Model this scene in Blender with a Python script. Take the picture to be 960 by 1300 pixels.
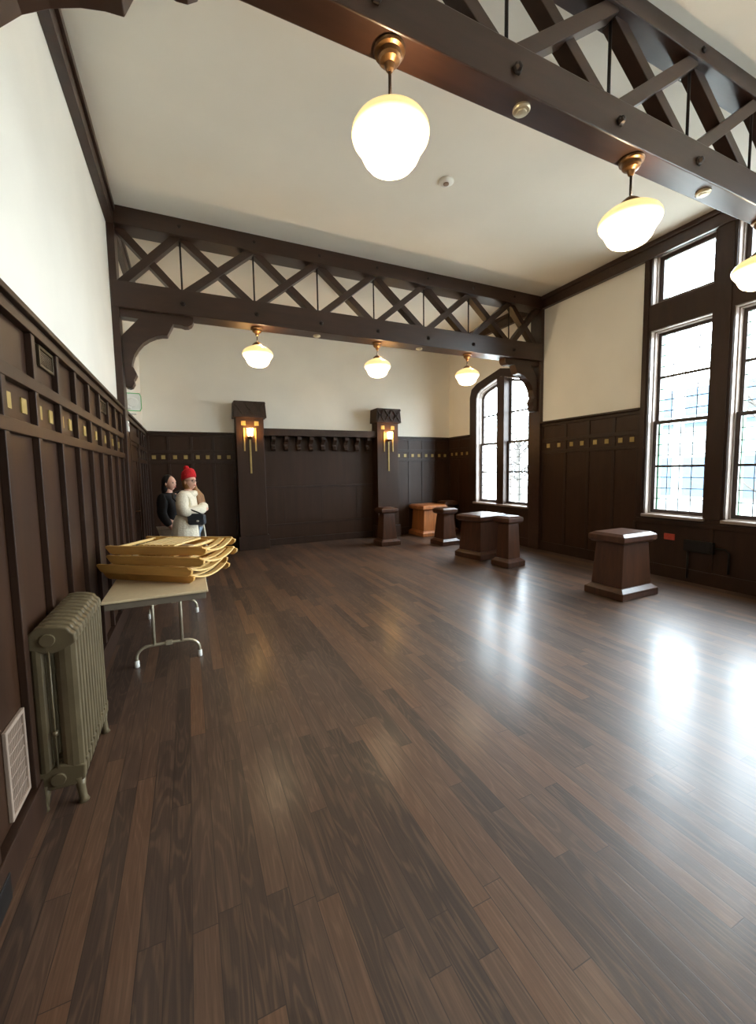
import bpy, bmesh, math, random
from mathutils import Vector, Matrix
random.seed(7)
S = bpy.context.scene
COL = S.collection
for o in list(bpy.data.objects):
    bpy.data.objects.remove(o)

# ------------------------------------------------------------------ camera
F_PX, YAW, PITCH, ROLL = 523.0885, 0.4298, -0.0817, -0.016
CAMX, CAMZ = 0.717, 1.55
cy, sy, cp, sp = math.cos(YAW), math.sin(YAW), math.cos(PITCH), math.sin(PITCH)
fwd = Vector((sy * cp, cy * cp, sp))
r0 = Vector((cy, -sy, 0))
u0 = r0.cross(fwd)
cr, sr = math.cos(ROLL), math.sin(ROLL)
rt = cr * r0 + sr * u0
up = -sr * r0 + cr * u0
cam = bpy.data.cameras.new('camera')
cam.sensor_fit = 'HORIZONTAL'
cam.sensor_width = 36
cam.lens = F_PX / 960 * 36
cam.shift_y = -10 / 960
cam.clip_start = 0.02
cam.clip_end = 300
camo = bpy.data.objects.new('camera', cam)
COL.objects.link(camo)
camo.matrix_world = Matrix(((rt.x, up.x, -fwd.x, CAMX), (rt.y, up.y, -fwd.y, 0), (rt.z, up.z, -fwd.z, CAMZ), (0, 0, 0, 1)))
S.camera = camo

# ------------------------------------------------------------------ light, exposure
SKY = 27.0
LAMP = 11.0
BULB = 8.0
w = bpy.data.worlds.new('world')
S.world = w
w.use_nodes = True
bg = w.node_tree.nodes['Background']
bg.inputs[0].default_value = (0.82, 0.895, 1.0, 1)
bg.inputs[1].default_value = SKY
S.view_settings.view_transform = 'Standard'
S.view_settings.look = 'None'
S.view_settings.gamma = 1
S.view_settings.use_curve_mapping = False
S.view_settings.exposure = 0.44
S.cycles.use_denoising = True
S.cycles.max_bounces = 10
S.cycles.diffuse_bounces = 9
S.cycles.transparent_max_bounces = 16
S.cycles.sample_clamp_indirect = 8

W, D, H = 6.767, 8.803, 4.635
YF = -3.4                      # wall behind the camera
HW = 2.33
T2 = 5.79
WIN_RECT = [(3.06, 3.82), (2.06, 2.83), (0.30, 1.07), (-0.70, 0.07), (-1.70, -0.93)]  # last three are out of view, added to let in more daylight

def portal(y0, y1, z0, z1):
    l = bpy.data.lights.new('daylight_portal', 'AREA')
    l.shape = 'RECTANGLE'
    l.size = z1 - z0
    l.size_y = y1 - y0
    l.cycles.is_portal = True
    o = bpy.data.objects.new('daylight_portal', l)
    COL.objects.link(o)
    o.location = (W + 0.32, (y0 + y1) / 2, (z0 + z1) / 2)
    o.rotation_euler = (0, math.pi / 2, 0)
for a, b in WIN_RECT:
    portal(a, b, 0.86, 4.48)
portal(6.1, 7.69, 0.79, 3.45)

# ------------------------------------------------------------------ materials
def srgb(r, g, b):
    f = lambda c: (c / 255 / 12.92) if c / 255 <= 0.04045 else ((c / 255 + 0.055) / 1.055) ** 2.4
    return (f(r), f(g), f(b), 1)

def base_mat(name):
    m = bpy.data.materials.new(name)
    m.use_nodes = True
    nt = m.node_tree
    return m, nt, nt.nodes['Principled BSDF']

def N(nt, t, **kw):
    n = nt.nodes.new(t)
    for k, v in kw.items():
        setattr(n, k, v)
    return n

def simple(name, col, rough=0.5, metal=0.0, var=0.12, scale=6.0, bump=0.0, stretch=None, spec=None):
    m, nt, b = base_mat(name)
    tc = N(nt, 'ShaderNodeTexCoord')
    mp = N(nt, 'ShaderNodeMapping')
    nt.links.new(tc.outputs['Object'], mp.inputs[0])
    if stretch:
        mp.inputs['Scale'].default_value = stretch
    nz = N(nt, 'ShaderNodeTexNoise')
    nz.inputs['Scale'].default_value = scale
    nz.inputs['Detail'].default_value = 5
    nt.links.new(mp.outputs[0], nz.inputs['Vector'])
    rp = N(nt, 'ShaderNodeValToRGB')
    rp.color_ramp.elements[0].position = 0.3
    rp.color_ramp.elements[1].position = 0.7
    rp.color_ramp.elements[0].color = tuple(c * (1 - var) for c in col[:3]) + (1,)
    rp.color_ramp.elements[1].color = tuple(min(1, c * (1 + var)) for c in col[:3]) + (1,)
    nt.links.new(nz.outputs[0], rp.inputs[0])
    nt.links.new(rp.outputs[0], b.inputs['Base Color'])
    b.inputs['Roughness'].default_value = rough
    b.inputs['Metallic'].default_value = metal
    if spec is not None:
        b.inputs['Specular IOR Level'].default_value = spec
    if bump:
        bp = N(nt, 'ShaderNodeBump')
        bp.inputs['Strength'].default_value = bump
        bp.inputs['Distance'].default_value = 0.01
        nt.links.new(nz.outputs[0], bp.inputs['Height'])
        nt.links.new(bp.outputs[0], b.inputs['Normal'])
    return m

M = {}
M['plaster'] = simple('plaster', srgb(238, 233, 221), 0.85, var=0.03, scale=1.6, bump=0.05)
M['ceiling'] = simple('ceiling_plaster', srgb(238, 232, 219), 0.9, var=0.04, scale=0.9, bump=0.04)
M['wood'] = simple('dark_stained_wood', srgb(48, 30, 19), 0.42, var=0.22, scale=3, stretch=(4, 4, .7), bump=0.06, spec=0.35)
M['beam'] = simple('dark_beam_wood', srgb(54, 34, 23), 0.34, var=0.22, scale=3, stretch=(.7, 5, 5), bump=0.06)
M['panel'] = simple('dark_panel_wood', srgb(52, 32, 19), 0.42, var=0.18, scale=2.2, stretch=(5, 5, .5), bump=0.05, spec=0.3)
M['gold'] = simple('gold_paint', srgb(164, 140, 82), 0.45, 0.15, var=0.1, scale=20)
M['brass'] = simple('aged_brass', srgb(108, 78, 48), 0.34, 0.85, var=0.15, scale=14)
M['iron'] = simple('dark_iron', srgb(38, 30, 26), 0.45, 0.6, var=0.2, scale=20)
M['bronze'] = simple('bronze_grille', srgb(70, 60, 42), 0.4, 0.6, var=0.2, scale=20)
M['ped'] = simple('pedestal_oak', srgb(74, 46, 31), 0.33, var=0.3, scale=4, stretch=(5, 5, .6), bump=0.05)
M['pedlight'] = simple('pedestal_pale_oak', srgb(164, 102, 58), 0.32, var=0.25, scale=4, stretch=(5, 5, .6), bump=0.05)
M['radiator'] = simple('radiator_paint', srgb(100, 87, 63), 0.38, 0.2, var=0.15, scale=9, bump=0.1)
M['tabletop'] = simple('table_laminate', srgb(205, 184, 148), 0.4, var=0.05, scale=30)
M['tableedge'] = simple('table_edge', srgb(120, 108, 92), 0.5, var=0.08, scale=10)
M['tubing'] = simple('beige_steel_tube', srgb(190, 178, 152), 0.3, 0.5, var=0.06, scale=12)
M['birch'] = simple('honey_wood', srgb(206, 160, 88), 0.38, var=0.14, scale=4, stretch=(1, 6, 6), bump=0.04)
M['birchlight'] = simple('pale_wood', srgb(226, 190, 122), 0.38, var=0.12, scale=4, stretch=(6, 1, 6), bump=0.03)
M['white'] = simple('white_plastic', srgb(236, 234, 226), 0.4, var=0.02)
M['ventpaint'] = simple('vent_paint', srgb(150, 130, 114), 0.5, var=0.06, scale=9)
M['green'] = simple('painted_green_glow', srgb(120, 205, 130), 0.2, var=0.05)
M['red'] = simple('red_plastic', srgb(168, 62, 44), 0.45, var=0.06)
M['black'] = simple('black_metal', srgb(26, 22, 20), 0.5, 0.3, var=0.15, scale=15)
M['skin'] = simple('skin', srgb(222, 172, 148), 0.5, var=0.05, scale=8)
M['coat'] = simple('cream_fleece', srgb(232, 222, 200), 0.95, var=0.1, scale=60, bump=0.6)
M['jacket'] = simple('black_jacket', srgb(22, 24, 30), 0.75, var=0.2, scale=30, bump=0.2)
M['jeans'] = simple('pale_denim', srgb(150, 168, 186), 0.85, var=0.12, scale=60)
M['beige'] = simple('beige_trousers', srgb(226, 216, 200), 0.85, var=0.08, scale=50)
M['redknit'] = simple('red_knit', srgb(196, 24, 30), 0.9, var=0.2, scale=70, bump=0.6)
M['brownhair'] = simple('brown_hair', srgb(138, 94, 50), 0.5, var=0.3, scale=8, stretch=(9, 9, 1))
M['blackhair'] = simple('black_hair', srgb(20, 16, 16), 0.45, var=0.3, scale=8, stretch=(9, 9, 1))
M['eye'] = simple('eye_dark', srgb(40, 28, 22), 0.2, var=0.05)
M['lip'] = simple('lip', srgb(186, 92, 88), 0.5, var=0.05)
M['greyleather'] = simple('grey_leather', srgb(62, 66, 72), 0.35, var=0.15, scale=12)
M['shoe'] = simple('dark_shoe', srgb(46, 40, 38), 0.5, var=0.1)
M['sash'] = simple('dark_sash_paint', srgb(58, 46, 40), 0.4, var=0.1, scale=8)
M['jamb'] = simple('jamb_paint_sky_sheen', srgb(140, 126, 116), 0.3, var=0.1, scale=6)  # lightened: sky reflections on the glossy jambs and sills put into the colour
M['lead'] = simple('lead_came', srgb(58, 62, 62), 0.5, 0.3, var=0.1)
M['extgreen'] = simple('green_exterior_paint', srgb(66, 116, 92), 0.6, var=0.06)
M['stone'] = simple('pale_stone', srgb(128, 136, 136), 0.9, var=0.08, scale=2)
M['bluewall'] = simple('blue_grey_render', srgb(46, 62, 78), 0.9, var=0.08, scale=2)
M['asphalt'] = simple('pale_paving', srgb(190, 188, 182), 0.9, var=0.08, scale=2)
M['bark'] = simple('bark', srgb(52, 48, 44), 0.9, var=0.2, scale=12)

def mat_floor():
    m, nt, b = base_mat('oak_floorboards')
    L = nt.links.new
    tc = N(nt, 'ShaderNodeTexCoord')
    sx = N(nt, 'ShaderNodeSeparateXYZ')
    L(tc.outputs['Object'], sx.inputs[0])
    def math_(op, a, bb=None, c=None):
        n = N(nt, 'ShaderNodeMath', operation=op)
        for i, v in enumerate((a, bb, c)):
            if v is None: continue
            if hasattr(v, 'is_linked') or hasattr(v, 'links'): L(v, n.inputs[i])
            else: n.inputs[i].default_value = v
        return n.outputs[0]
    PW, PL = 0.082, 1.15
    xs = math_('DIVIDE', sx.outputs[0], PW)
    row = math_('FLOOR', xs)
    wn = N(nt, 'ShaderNodeTexWhiteNoise', noise_dimensions='1D')
    L(row, wn.inputs['W'])
    ys = math_('ADD', math_('DIVIDE', sx.outputs[1], PL), math_('MULTIPLY', wn.outputs['Value'], 7.3))
    seg = math_('FLOOR', ys)
    cb = N(nt, 'ShaderNodeCombineXYZ')
    L(row, cb.inputs[0]); L(seg, cb.inputs[1])
    wn2 = N(nt, 'ShaderNodeTexWhiteNoise', noise_dimensions='3D')
    L(cb.outputs[0], wn2.inputs['Vector'])
    # grain, shifted per board
    off = math_('MULTIPLY', wn2.outputs['Value'], 37.0)
    gv = N(nt, 'ShaderNodeCombineXYZ')
    L(math_('MULTIPLY', sx.outputs[0], 9.0), gv.inputs[0]); L(math_('MULTIPLY', sx.outputs[1], 1.1), gv.inputs[1]); L(off, gv.inputs[2])
    n1 = N(nt, 'ShaderNodeTexNoise'); n1.inputs['Scale'].default_value = 1.0; n1.inputs['Detail'].default_value = 2; n1.inputs['Distortion'].default_value = 0.6
    L(gv.outputs[0], n1.inputs['Vector'])
    rings = math_('SINE', math_('MULTIPLY', n1.outputs[0], 60.0))
    gv2 = N(nt, 'ShaderNodeCombineXYZ')
    L(math_('MULTIPLY', sx.outputs[0], 160.0), gv2.inputs[0]); L(math_('MULTIPLY', sx.outputs[1], 5.0), gv2.inputs[1]); L(off, gv2.inputs[2])
    n2 = N(nt, 'ShaderNodeTexNoise'); n2.inputs['Scale'].default_value = 1.0; n2.inputs['Detail'].default_value = 4
    L(gv2.outputs[0], n2.inputs['Vector'])
    ringm = N(nt, 'ShaderNodeMapRange'); ringm.inputs[1].default_value = 0.1; ringm.inputs[2].default_value = 1.0
    L(rings, ringm.inputs[0])
    ramp = N(nt, 'ShaderNodeValToRGB')
    e = ramp.color_ramp.elements
    e[0].color = srgb(58, 43, 35); e[1].color = srgb(100, 70, 50)
    ne = e.new(0.5); ne.color = srgb(76, 57, 46)
    L(wn2.outputs['Value'], ramp.inputs[0])
    mx = N(nt, 'ShaderNodeMix', data_type='RGBA', blend_type='MIX')
    mx.inputs[7].default_value = srgb(122, 94, 72)
    L(math_('MULTIPLY', ringm.outputs[0], math_('MULTIPLY', n2.outputs[0], 0.42)), mx.inputs[0])
    L(ramp.outputs[0], mx.inputs[6])
    mx2 = N(nt, 'ShaderNodeMix', data_type='RGBA', blend_type='MULTIPLY')
    mx2.inputs[0].default_value = 0.8
    grn = N(nt, 'ShaderNodeValToRGB')
    grn.color_ramp.elements[0].position = 0.32; grn.color_ramp.elements[0].color = (0.74, 0.73, 0.72, 1)
    grn.color_ramp.elements[1].position = 0.62; grn.color_ramp.elements[1].color = (1.1, 1.1, 1.1, 1)
    L(n2.outputs[0], grn.inputs[0])
    L(mx.outputs[2], mx2.inputs[6]); L(grn.outputs[0], mx2.inputs[7])
    # seams
    fx = math_('FRACT', xs); fy = math_('FRACT', ys)
    ex = math_('MINIMUM', fx, math_('SUBTRACT', 1.0, fx))
    ey = math_('MINIMUM', fy, math_('SUBTRACT', 1.0, fy))
    sm = math_('MINIMUM', math_('MULTIPLY', ex, PW), math_('MULTIPLY', ey, PL))
    seam = N(nt, 'ShaderNodeMapRange'); seam.inputs[1].default_value = 0.0005; seam.inputs[2].default_value = 0.0022
    L(sm, seam.inputs[0])
    mx3 = N(nt, 'ShaderNodeMix', data_type='RGBA', blend_type='MIX')
    mx3.inputs[6].default_value = srgb(48, 35, 28)
    L(seam.outputs[0], mx3.inputs[0]); L(mx2.outputs[2], mx3.inputs[7])
    L(mx3.outputs[2], b.inputs['Base Color'])
    # gloss, worn in patches
    n3 = N(nt, 'ShaderNodeTexNoise'); n3.inputs['Scale'].default_value = 0.9; n3.inputs['Detail'].default_value = 2
    L(tc.outputs['Object'], n3.inputs['Vector'])
    rr = N(nt, 'ShaderNodeMapRange'); rr.inputs[1].default_value = 0.3; rr.inputs[2].default_value = 0.7; rr.inputs[3].default_value = 0.44; rr.inputs[4].default_value = 0.54
    L(n3.outputs[0], rr.inputs[0]); L(rr.outputs[0], b.inputs['Roughness'])
    n4 = N(nt, 'ShaderNodeTexNoise'); n4.inputs['Scale'].default_value = 22; n4.inputs['Detail'].default_value = 3
    L(tc.outputs['Object'], n4.inputs['Vector'])
    hgt = math_('ADD', math_('ADD', math_('MULTIPLY', seam.outputs[0], 0.4), math_('MULTIPLY', n4.outputs[0], 0.8)), math_('ADD', math_('MULTIPLY', n2.outputs[0], 0.25), math_('MULTIPLY', wn2.outputs['Value'], 0.0)))
    bp = N(nt, 'ShaderNodeBump'); bp.inputs['Strength'].default_value = 0.12; bp.inputs['Distance'].default_value = 0.004
    L(hgt, bp.inputs['Height']); L(bp.outputs[0], b.inputs['Normal'])
    b.inputs['Specular IOR Level'].default_value = 0.4
    b.inputs['Coat Weight'].default_value = 0.36
    b.inputs['Coat Roughness'].default_value = 0.22
    L(bp.outputs[0], b.inputs['Coat Normal'])
    return m
M['floor'] = mat_floor()

def mat_glass():
    m = bpy.data.materials.new('window_glass'); m.use_nodes = True
    nt = m.node_tree; nt.nodes.clear()
    out = N(nt, 'ShaderNodeOutputMaterial'); tr = N(nt, 'ShaderNodeBsdfTransparent'); gl = N(nt, 'ShaderNodeBsdfGlossy'); mx = N(nt, 'ShaderNodeMixShader'); fr = N(nt, 'ShaderNodeFresnel')
    tr.inputs[0].default_value = (0.95, 0.98, 0.97, 1); gl.inputs['Roughness'].default_value = 0.02
    fr.inputs[0].default_value = 1.35
    ge = N(nt, 'ShaderNodeNewGeometry'); inv = N(nt, 'ShaderNodeMath', operation='SUBTRACT'); inv.inputs[0].default_value = 1.0
    mu = N(nt, 'ShaderNodeMath', operation='MULTIPLY')
    nt.links.new(ge.outputs['Backfacing'], inv.inputs[1]); nt.links.new(inv.outputs[0], mu.inputs[0]); nt.links.new(fr.outputs[0], mu.inputs[1])
    nt.links.new(mu.outputs[0], mx.inputs[0]); nt.links.new(tr.outputs[0], mx.inputs[1]); nt.links.new(gl.outputs[0], mx.inputs[2]); nt.links.new(mx.outputs[0], out.inputs[0])
    return m
M['glass'] = mat_glass()

def mat_glow(name, lo, hi, z0, z1, strength):
    """lit opal glass: hottest around the bulb low in the shade, yellower at its shoulder"""
    m, nt, b = base_mat(name)
    tc = N(nt, 'ShaderNodeTexCoord'); sx = N(nt, 'ShaderNodeSeparateXYZ')
    nt.links.new(tc.outputs['Object'], sx.inputs[0])
    mr = N(nt, 'ShaderNodeMapRange'); mr.inputs[1].default_value = z0; mr.inputs[2].default_value = z1
    nt.links.new(sx.outputs[2], mr.inputs[0])
    rp = N(nt, 'ShaderNodeValToRGB'); rp.color_ramp.elements[0].color = lo; rp.color_ramp.elements[1].color = hi
    nt.links.new(mr.outputs[0], rp.inputs[0])
    b.inputs['Base Color'].default_value = (0.42, 0.36, 0.22, 1)
    b.inputs['Roughness'].default_value = 0.25
    nt.links.new(rp.outputs[0], b.inputs['Emission Color'])
    b.inputs['Emission Strength'].default_value = strength
    return m
M['shade'] = mat_glow('lit_opal_glass', (1.0, 0.76, 0.42, 1), (0.070, 0.050, 0.020, 1), 0.05, 0.17, LAMP)
M['sconce_glow'] = mat_glow('lit_sconce_glass', (1.0, 0.52, 0.16, 1), (1.0, 0.62, 0.24, 1), 0.0, 0.2, 60)

# ------------------------------------------------------------------ mesh helpers
class MB:
    def __init__(s): s.v = []; s.f = []
    def add(s, vs, fs):
        k = len(s.v); s.v += [Vector(v) for v in vs]; s.f += [tuple(i + k for i in f) for f in fs]; return s
    def box(s, x0, x1, y0, y1, z0, z1):
        return s.add([(x, y, z) for x in (x0, x1) for y in (y0, y1) for z in (z0, z1)],
                     [(0, 1, 3, 2), (4, 6, 7, 5), (0, 4, 5, 1), (2, 3, 7, 6), (0, 2, 6, 4), (1, 5, 7, 3)])
    def prism(s, poly, axis, a0, a1):
        n = len(poly)
        def P(p, a): return {'x': (a, p[0], p[1]), 'y': (p[0], a, p[1]), 'z': (p[0], p[1], a)}[axis]
        return s.add([P(p, a0) for p in poly] + [P(p, a1) for p in poly],
                     [tuple(range(n)), tuple(range(2 * n - 1, n - 1, -1))] + [(i, (i + 1) % n, n + (i + 1) % n, n + i) for i in range(n)])
    def ring(s, outer, inner, axis, a0, a1):
        n = len(outer)
        def P(p, a): return {'x': (a, p[0], p[1]), 'y': (p[0], a, p[1]), 'z': (p[0], p[1], a)}[axis]
        vs = [P(p, a0) for p in outer] + [P(p, a0) for p in inner] + [P(p, a1) for p in outer] + [P(p, a1) for p in inner]
        fs = []
        for i in range(n):
            j = (i + 1) % n
            fs += [(i, j, n + j, n + i), (2 * n + i, 3 * n + i, 3 * n + j, 2 * n + j), (i, 2 * n + i, 2 * n + j, j), (n + i, n + j, 3 * n + j, 3 * n + i)]
        return s.add(vs, fs)
    def bar(s, p0, p1, w, h, upv=(0, 0, 1)):
        p0, p1 = Vector(p0), Vector(p1); d = (p1 - p0).normalized(); a = d.cross(Vector(upv))
        if a.length < 1e-4: a = d.cross(Vector((0, 1, 0)))
        a.normalize(); c = a.cross(d)
        vs = [p + a * i * w / 2 + c * j * h / 2 for p in (p0, p1) for i, j in ((-1, -1), (1, -1), (1, 1), (-1, 1))]
        return s.add(vs, [(0, 1, 2, 3), (7, 6, 5, 4), (0, 4, 5, 1), (1, 5, 6, 2), (2, 6, 7, 3), (3, 7, 4, 0)])
    def tube(s, pts, r, n=10):
        pts = [Vector(p) for p in pts]; k = len(pts); rs = r if isinstance(r, (list, tuple)) else [r] * k
        vs = []; a = None
        for i, p in enumerate(pts):
            d = (pts[min(i + 1, k - 1)] - pts[max(i - 1, 0)]).normalized()
            if a is None: a = d.orthogonal().normalized()
            else:
                a = a - d * a.dot(d)
                a = a.normalized() if a.length > 1e-6 else d.orthogonal().normalized()
            c = d.cross(a)
            vs += [p + (a * math.cos(t) + c * math.sin(t)) * rs[i] for t in (2 * math.pi * q / n for q in range(n))]
        fs = [(i * n + q, i * n + (q + 1) % n, (i + 1) * n + (q + 1) % n, (i + 1) * n + q) for i in range(k - 1) for q in range(n)]
        fs += [tuple(range(n - 1, -1, -1)), tuple(range((k - 1) * n, k * n))]
        return s.add(vs, fs)
    def lathe(s, prof, c=(0, 0, 0), n=24, axis='z'):
        vs = []; k = len(prof)
        for r, z in prof:
            r = max(r, 1e-4)
            for q in range(n):
                t = 2 * math.pi * q / n
                p = (r * math.cos(t), r * math.sin(t), z)
                if axis == 'y': p = (p[0], p[2], p[1])
                if axis == 'x': p = (p[2], p[0], p[1])
                vs.append((p[0] + c[0], p[1] + c[1], p[2] + c[2]))
        fs = [(i * n + q, i * n + (q + 1) % n, (i + 1) * n + (q + 1) % n, (i + 1) * n + q) for i in range(k - 1) for q in range(n)]
        fs += [tuple(range(n - 1, -1, -1)), tuple(range((k - 1) * n, k * n))]
        return s.add(vs, fs)
    def ell(s, c, r, n=16, m=10):
        vs = []; fs = []
        for i in range(m + 1):
            ph = math.pi * i / m
            for q in range(n):
                t = 2 * math.pi * q / n
                vs.append((c[0] + r[0] * math.sin(ph) * math.cos(t), c[1] + r[1] * math.sin(ph) * math.sin(t), c[2] + r[2] * math.cos(ph)))
        fs = [(i * n + q, i * n + (q + 1) % n, (i + 1) * n + (q + 1) % n, (i + 1) * n + q) for i in range(m) for q in range(n)]
        return s.add(vs, fs)
    def build(s, name, mat, parent=None, bevel=0.0, smooth=False, local=False, seg=2):
        me = bpy.data.meshes.new(name)
        off = Vector((0, 0, 0))
        if parent is not None and not local: off = wloc(parent)
        me.from_pydata([v - off for v in s.v], [], s.f)
        bm = bmesh.new(); bm.from_mesh(me)
        bmesh.ops.remove_doubles(bm, verts=bm.verts, dist=1e-5)
        bmesh.ops.recalc_face_normals(bm, faces=bm.faces)
        bm.to_mesh(me); bm.free()
        if smooth:
            for p in me.polygons: p.use_smooth = True
        me.materials.append(M[mat] if isinstance(mat, str) else mat)
        o = bpy.data.objects.new(name, me); COL.objects.link(o)
        if parent is not None: o.parent = parent
        if bevel:
            b = o.modifiers.new('edge', 'BEVEL'); b.width = bevel; b.segments = seg; b.limit_method = 'ANGLE'; b.angle_limit = math.radians(40)
        return o

def wloc(o):
    v = Vector(o.location)
    while o.parent is not None:
        o = o.parent; v += Vector(o.location)
    return v

def tag(o, label, cat, group=None):
    o['label'] = label; o['category'] = cat
    if group: o['group'] = group
    return o
def thing(name, loc, label, cat, group=None, rz=0):
    o = bpy.data.objects.new(name, None); COL.objects.link(o)
    o.location = loc; o.rotation_euler = (0, 0, rz); o.empty_display_size = 0.1
    return tag(o, label, cat, group)
def struct(o):
    o['kind'] = 'structure'; return o
def sroot(name, loc=(0, 0, 0)):
    o = bpy.data.objects.new(name, None); COL.objects.link(o); o.location = loc
    return struct(o)
def copy_thing(root, loc, label, rz=None):
    r = root.copy(); COL.objects.link(r); r.location = loc; r['label'] = label
    if rz is not None: r.rotation_euler = (0, 0, rz)
    for ch in list(root.children):
        c = ch.copy(); COL.objects.link(c); c.parent = r
        for g in list(ch.children):
            d = g.copy(); COL.objects.link(d); d.parent = c
    return r

# ------------------------------------------------------------------ room shell
struct(MB().box(-0.3, W + 0.3, YF - 0.3, D + 0.3, -0.12, 0).build('floor', 'floor'))
struct(MB().box(-0.3, W + 0.3, YF - 0.3, D + 0.3, H, H + 0.12).build('ceiling', 'ceiling'))
struct(MB().box(-0.2, 0, YF - 0.3, D + 0.3, 0, H).build('wall_left', 'plaster'))
struct(MB().box(0, W, D, D + 0.2, 0, H).build('wall_back', 'plaster'))
struct(MB().box(0, W, YF - 0.2, YF, 0, H).build('wall_front', 'plaster'))

ZS, ZH, ZT0, ZT1 = 0.86, 3.44, 3.79, 4.47
AO = [(7.69, .79), (7.69, 3.14), (7.64, 3.24), (7.52, 3.31), (6.9, 3.47), (6.28, 3.31), (6.16, 3.24), (6.10, 3.14), (6.10, .79)]     # arch opening (y, z)
wr = MB()
x0, x1 = W, W + 0.26
ys = sorted([v for p in WIN_RECT for v in p])
edges = [YF] + ys + [6.10]
for i in range(0, len(edges), 2): wr.box(x0, x1, edges[i], edges[i + 1], 0, H)
for a, b in WIN_RECT:
    wr.box(x0, x1, a, b, 0, ZS); wr.box(x0, x1, a, b, ZH, ZT0); wr.box(x0, x1, a, b, ZT1, H)
wr.box(x0, x1, 6.10, 7.69, 0, .79)
wr.prism([(7.69, 3.14), (7.64, 3.24), (7.52, 3.31), (6.9, 3.47), (6.9, H), (7.69, H)], 'x', x0, x1)
wr.prism([(6.9, 3.47), (6.28, 3.31), (6.16, 3.24), (6.10, 3.14), (6.10, H), (6.9, H)], 'x', x0, x1)
wr.box(x0, x1, 7.69, D + 0.3, 0, H)
struct(wr.build('wall_right', 'plaster'))

# crown boards where walls meet the ceiling
HC = 4.422
t = MB().box(0, .075, YF, D, HC, H).box(0, .10, YF, D, H - .07, H); struct(t.build('trim_1', 'beam', bevel=.004))
t = MB().box(W - .075, W, YF, D, HC, H).box(W - .10, W, YF, D, H - .07, H); struct(t.build('trim_2', 'beam', bevel=.004))
t = MB().box(.1, W - .1, D - .075, D, HC, H).box(.1, W - .1, D - .10, D, H - .07, H); struct(t.build('trim_3', 'beam', bevel=.004))

# wainscot: boarding, cap, two rails, battens and painted squares
def wainscot(name, axis, pos, sgn, a0, a1, battens, hw, squares=True, rails=(1.77, 2.0), zsq=1.885, tt=0.03):
    """axis 'y': runs along y on plane x=pos; axis 'x': runs along x on plane y=pos; sgn points into the room"""
    def bx(mb, s0, s1, d0, d1, z0, z1):
        p0, p1 = sorted((pos + sgn * d0, pos + sgn * d1))
        return mb.box(p0, p1, s0, s1, z0, z1) if axis == 'y' else mb.box(s0, s1, p0, p1, z0, z1)
    root = struct(bx(MB(), a0, a1, 0, 0.012, 0, hw).build(name, 'panel'))
    b = MB()
    for q in battens: bx(b, q - .026, q + .026, 0.012, 0.012 + tt, .16, hw - .05)
    b.build('batten', 'wood', root, bevel=.003)
    r = MB()
    for z in rails: bx(r, a0, a1, 0.012, 0.016 + tt, z - .03, z + .03)
    bx(r, a0, a1, 0.012, 0.02 + tt, hw - .075, hw - .02)
    r.build('rail', 'wood', root, bevel=.003)
    bx(MB(), a0, a1, 0, 0.075, hw - .02, hw + .012).build('cap', 'wood', root, bevel=.004)
    bx(MB(), a0, a1, 0.012, 0.02 + tt, 0, .17).build('baseboard', 'wood', root, bevel=.004)
    if squares:
        for p, q in zip(battens[:-1], battens[1:]):
            for f in (.27, .73):
                c = p + (q - p) * f
                bx(MB(), c - .034, c + .034, 0.012, 0.018, zsq - .036, zsq + .036).build('gold_square', 'gold', root)
    return root
wainscot('trim_4', 'y', 0, 1, YF, T2, [2.654 + .43 * k for k in range(-4, 8)], HW)
wainscot('trim_5', 'y', 0, 1, T2 + .26, D, [7.55, 7.95, 8.35, 8.72], HW, rails=(1.76, 1.98), zsq=1.87)
wainscot('trim_6', 'x', D, -1, 0.04, 1.62, [.06, .40, .80, 1.19, 1.58], HW, rails=(1.765, 1.965), zsq=1.862, tt=.012)
wainscot('trim_7', 'x', D, -1, 5.14, W - .04, [5.2, 5.59, 5.965, 6.355, 6.72], HW, rails=(1.79, 2.01), zsq=1.895, tt=.012)
wainscot('trim_8', 'y', W, -1, 7.92, D, [7.94, 8.37, 8.78], HW, rails=(1.81, 2.03), zsq=1.92, tt=.012)
wainscot('trim_9', 'y', W, -1, 3.92, T2, [3.94, 4.335, 4.784, 5.241, 5.76], 2.385, rails=(1.84, 2.05), zsq=1.95, tt=.012)

# dark timber casing round the tall windows
c = MB(); xa, xb = W - .035, W
edges = [YF] + ys + [3.92]
for i in range(0, len(edges), 2): c.box(xa, xb, edges[i], edges[i + 1], 0, HC)
for a, b in WIN_RECT:
    c.box(xa, xb, a, b, 0, ZS - .03); c.box(xa, xb, a, b, ZH, ZT0); c.box(xa, xb, a, b, ZT1, HC)
struct(c.build('trim_10', 'wood'))
c = MB()
for y in (3.95, 2.945, 2.44, 1.95, 1.6): c.box(W - .05, W - .035, y - .02, y + .02, .17, ZS - .12)
c.box(W - .055, W - .035, YF, 3.92, 0, .17)
c.box(W - .05, W - .035, YF, 3.92, ZS - .12, ZS - .06)
for i in range(0, len(ys), 2):
    if i: c.box(W - .05, W - .035, ys[i - 1] + .03, ys[i] - .03, ZS, HC)
c.box(W - .05, W - .035, 3.85, 3.92, ZS, HC)
struct(c.build('trim_11', 'wood', bevel=.003))
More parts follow.
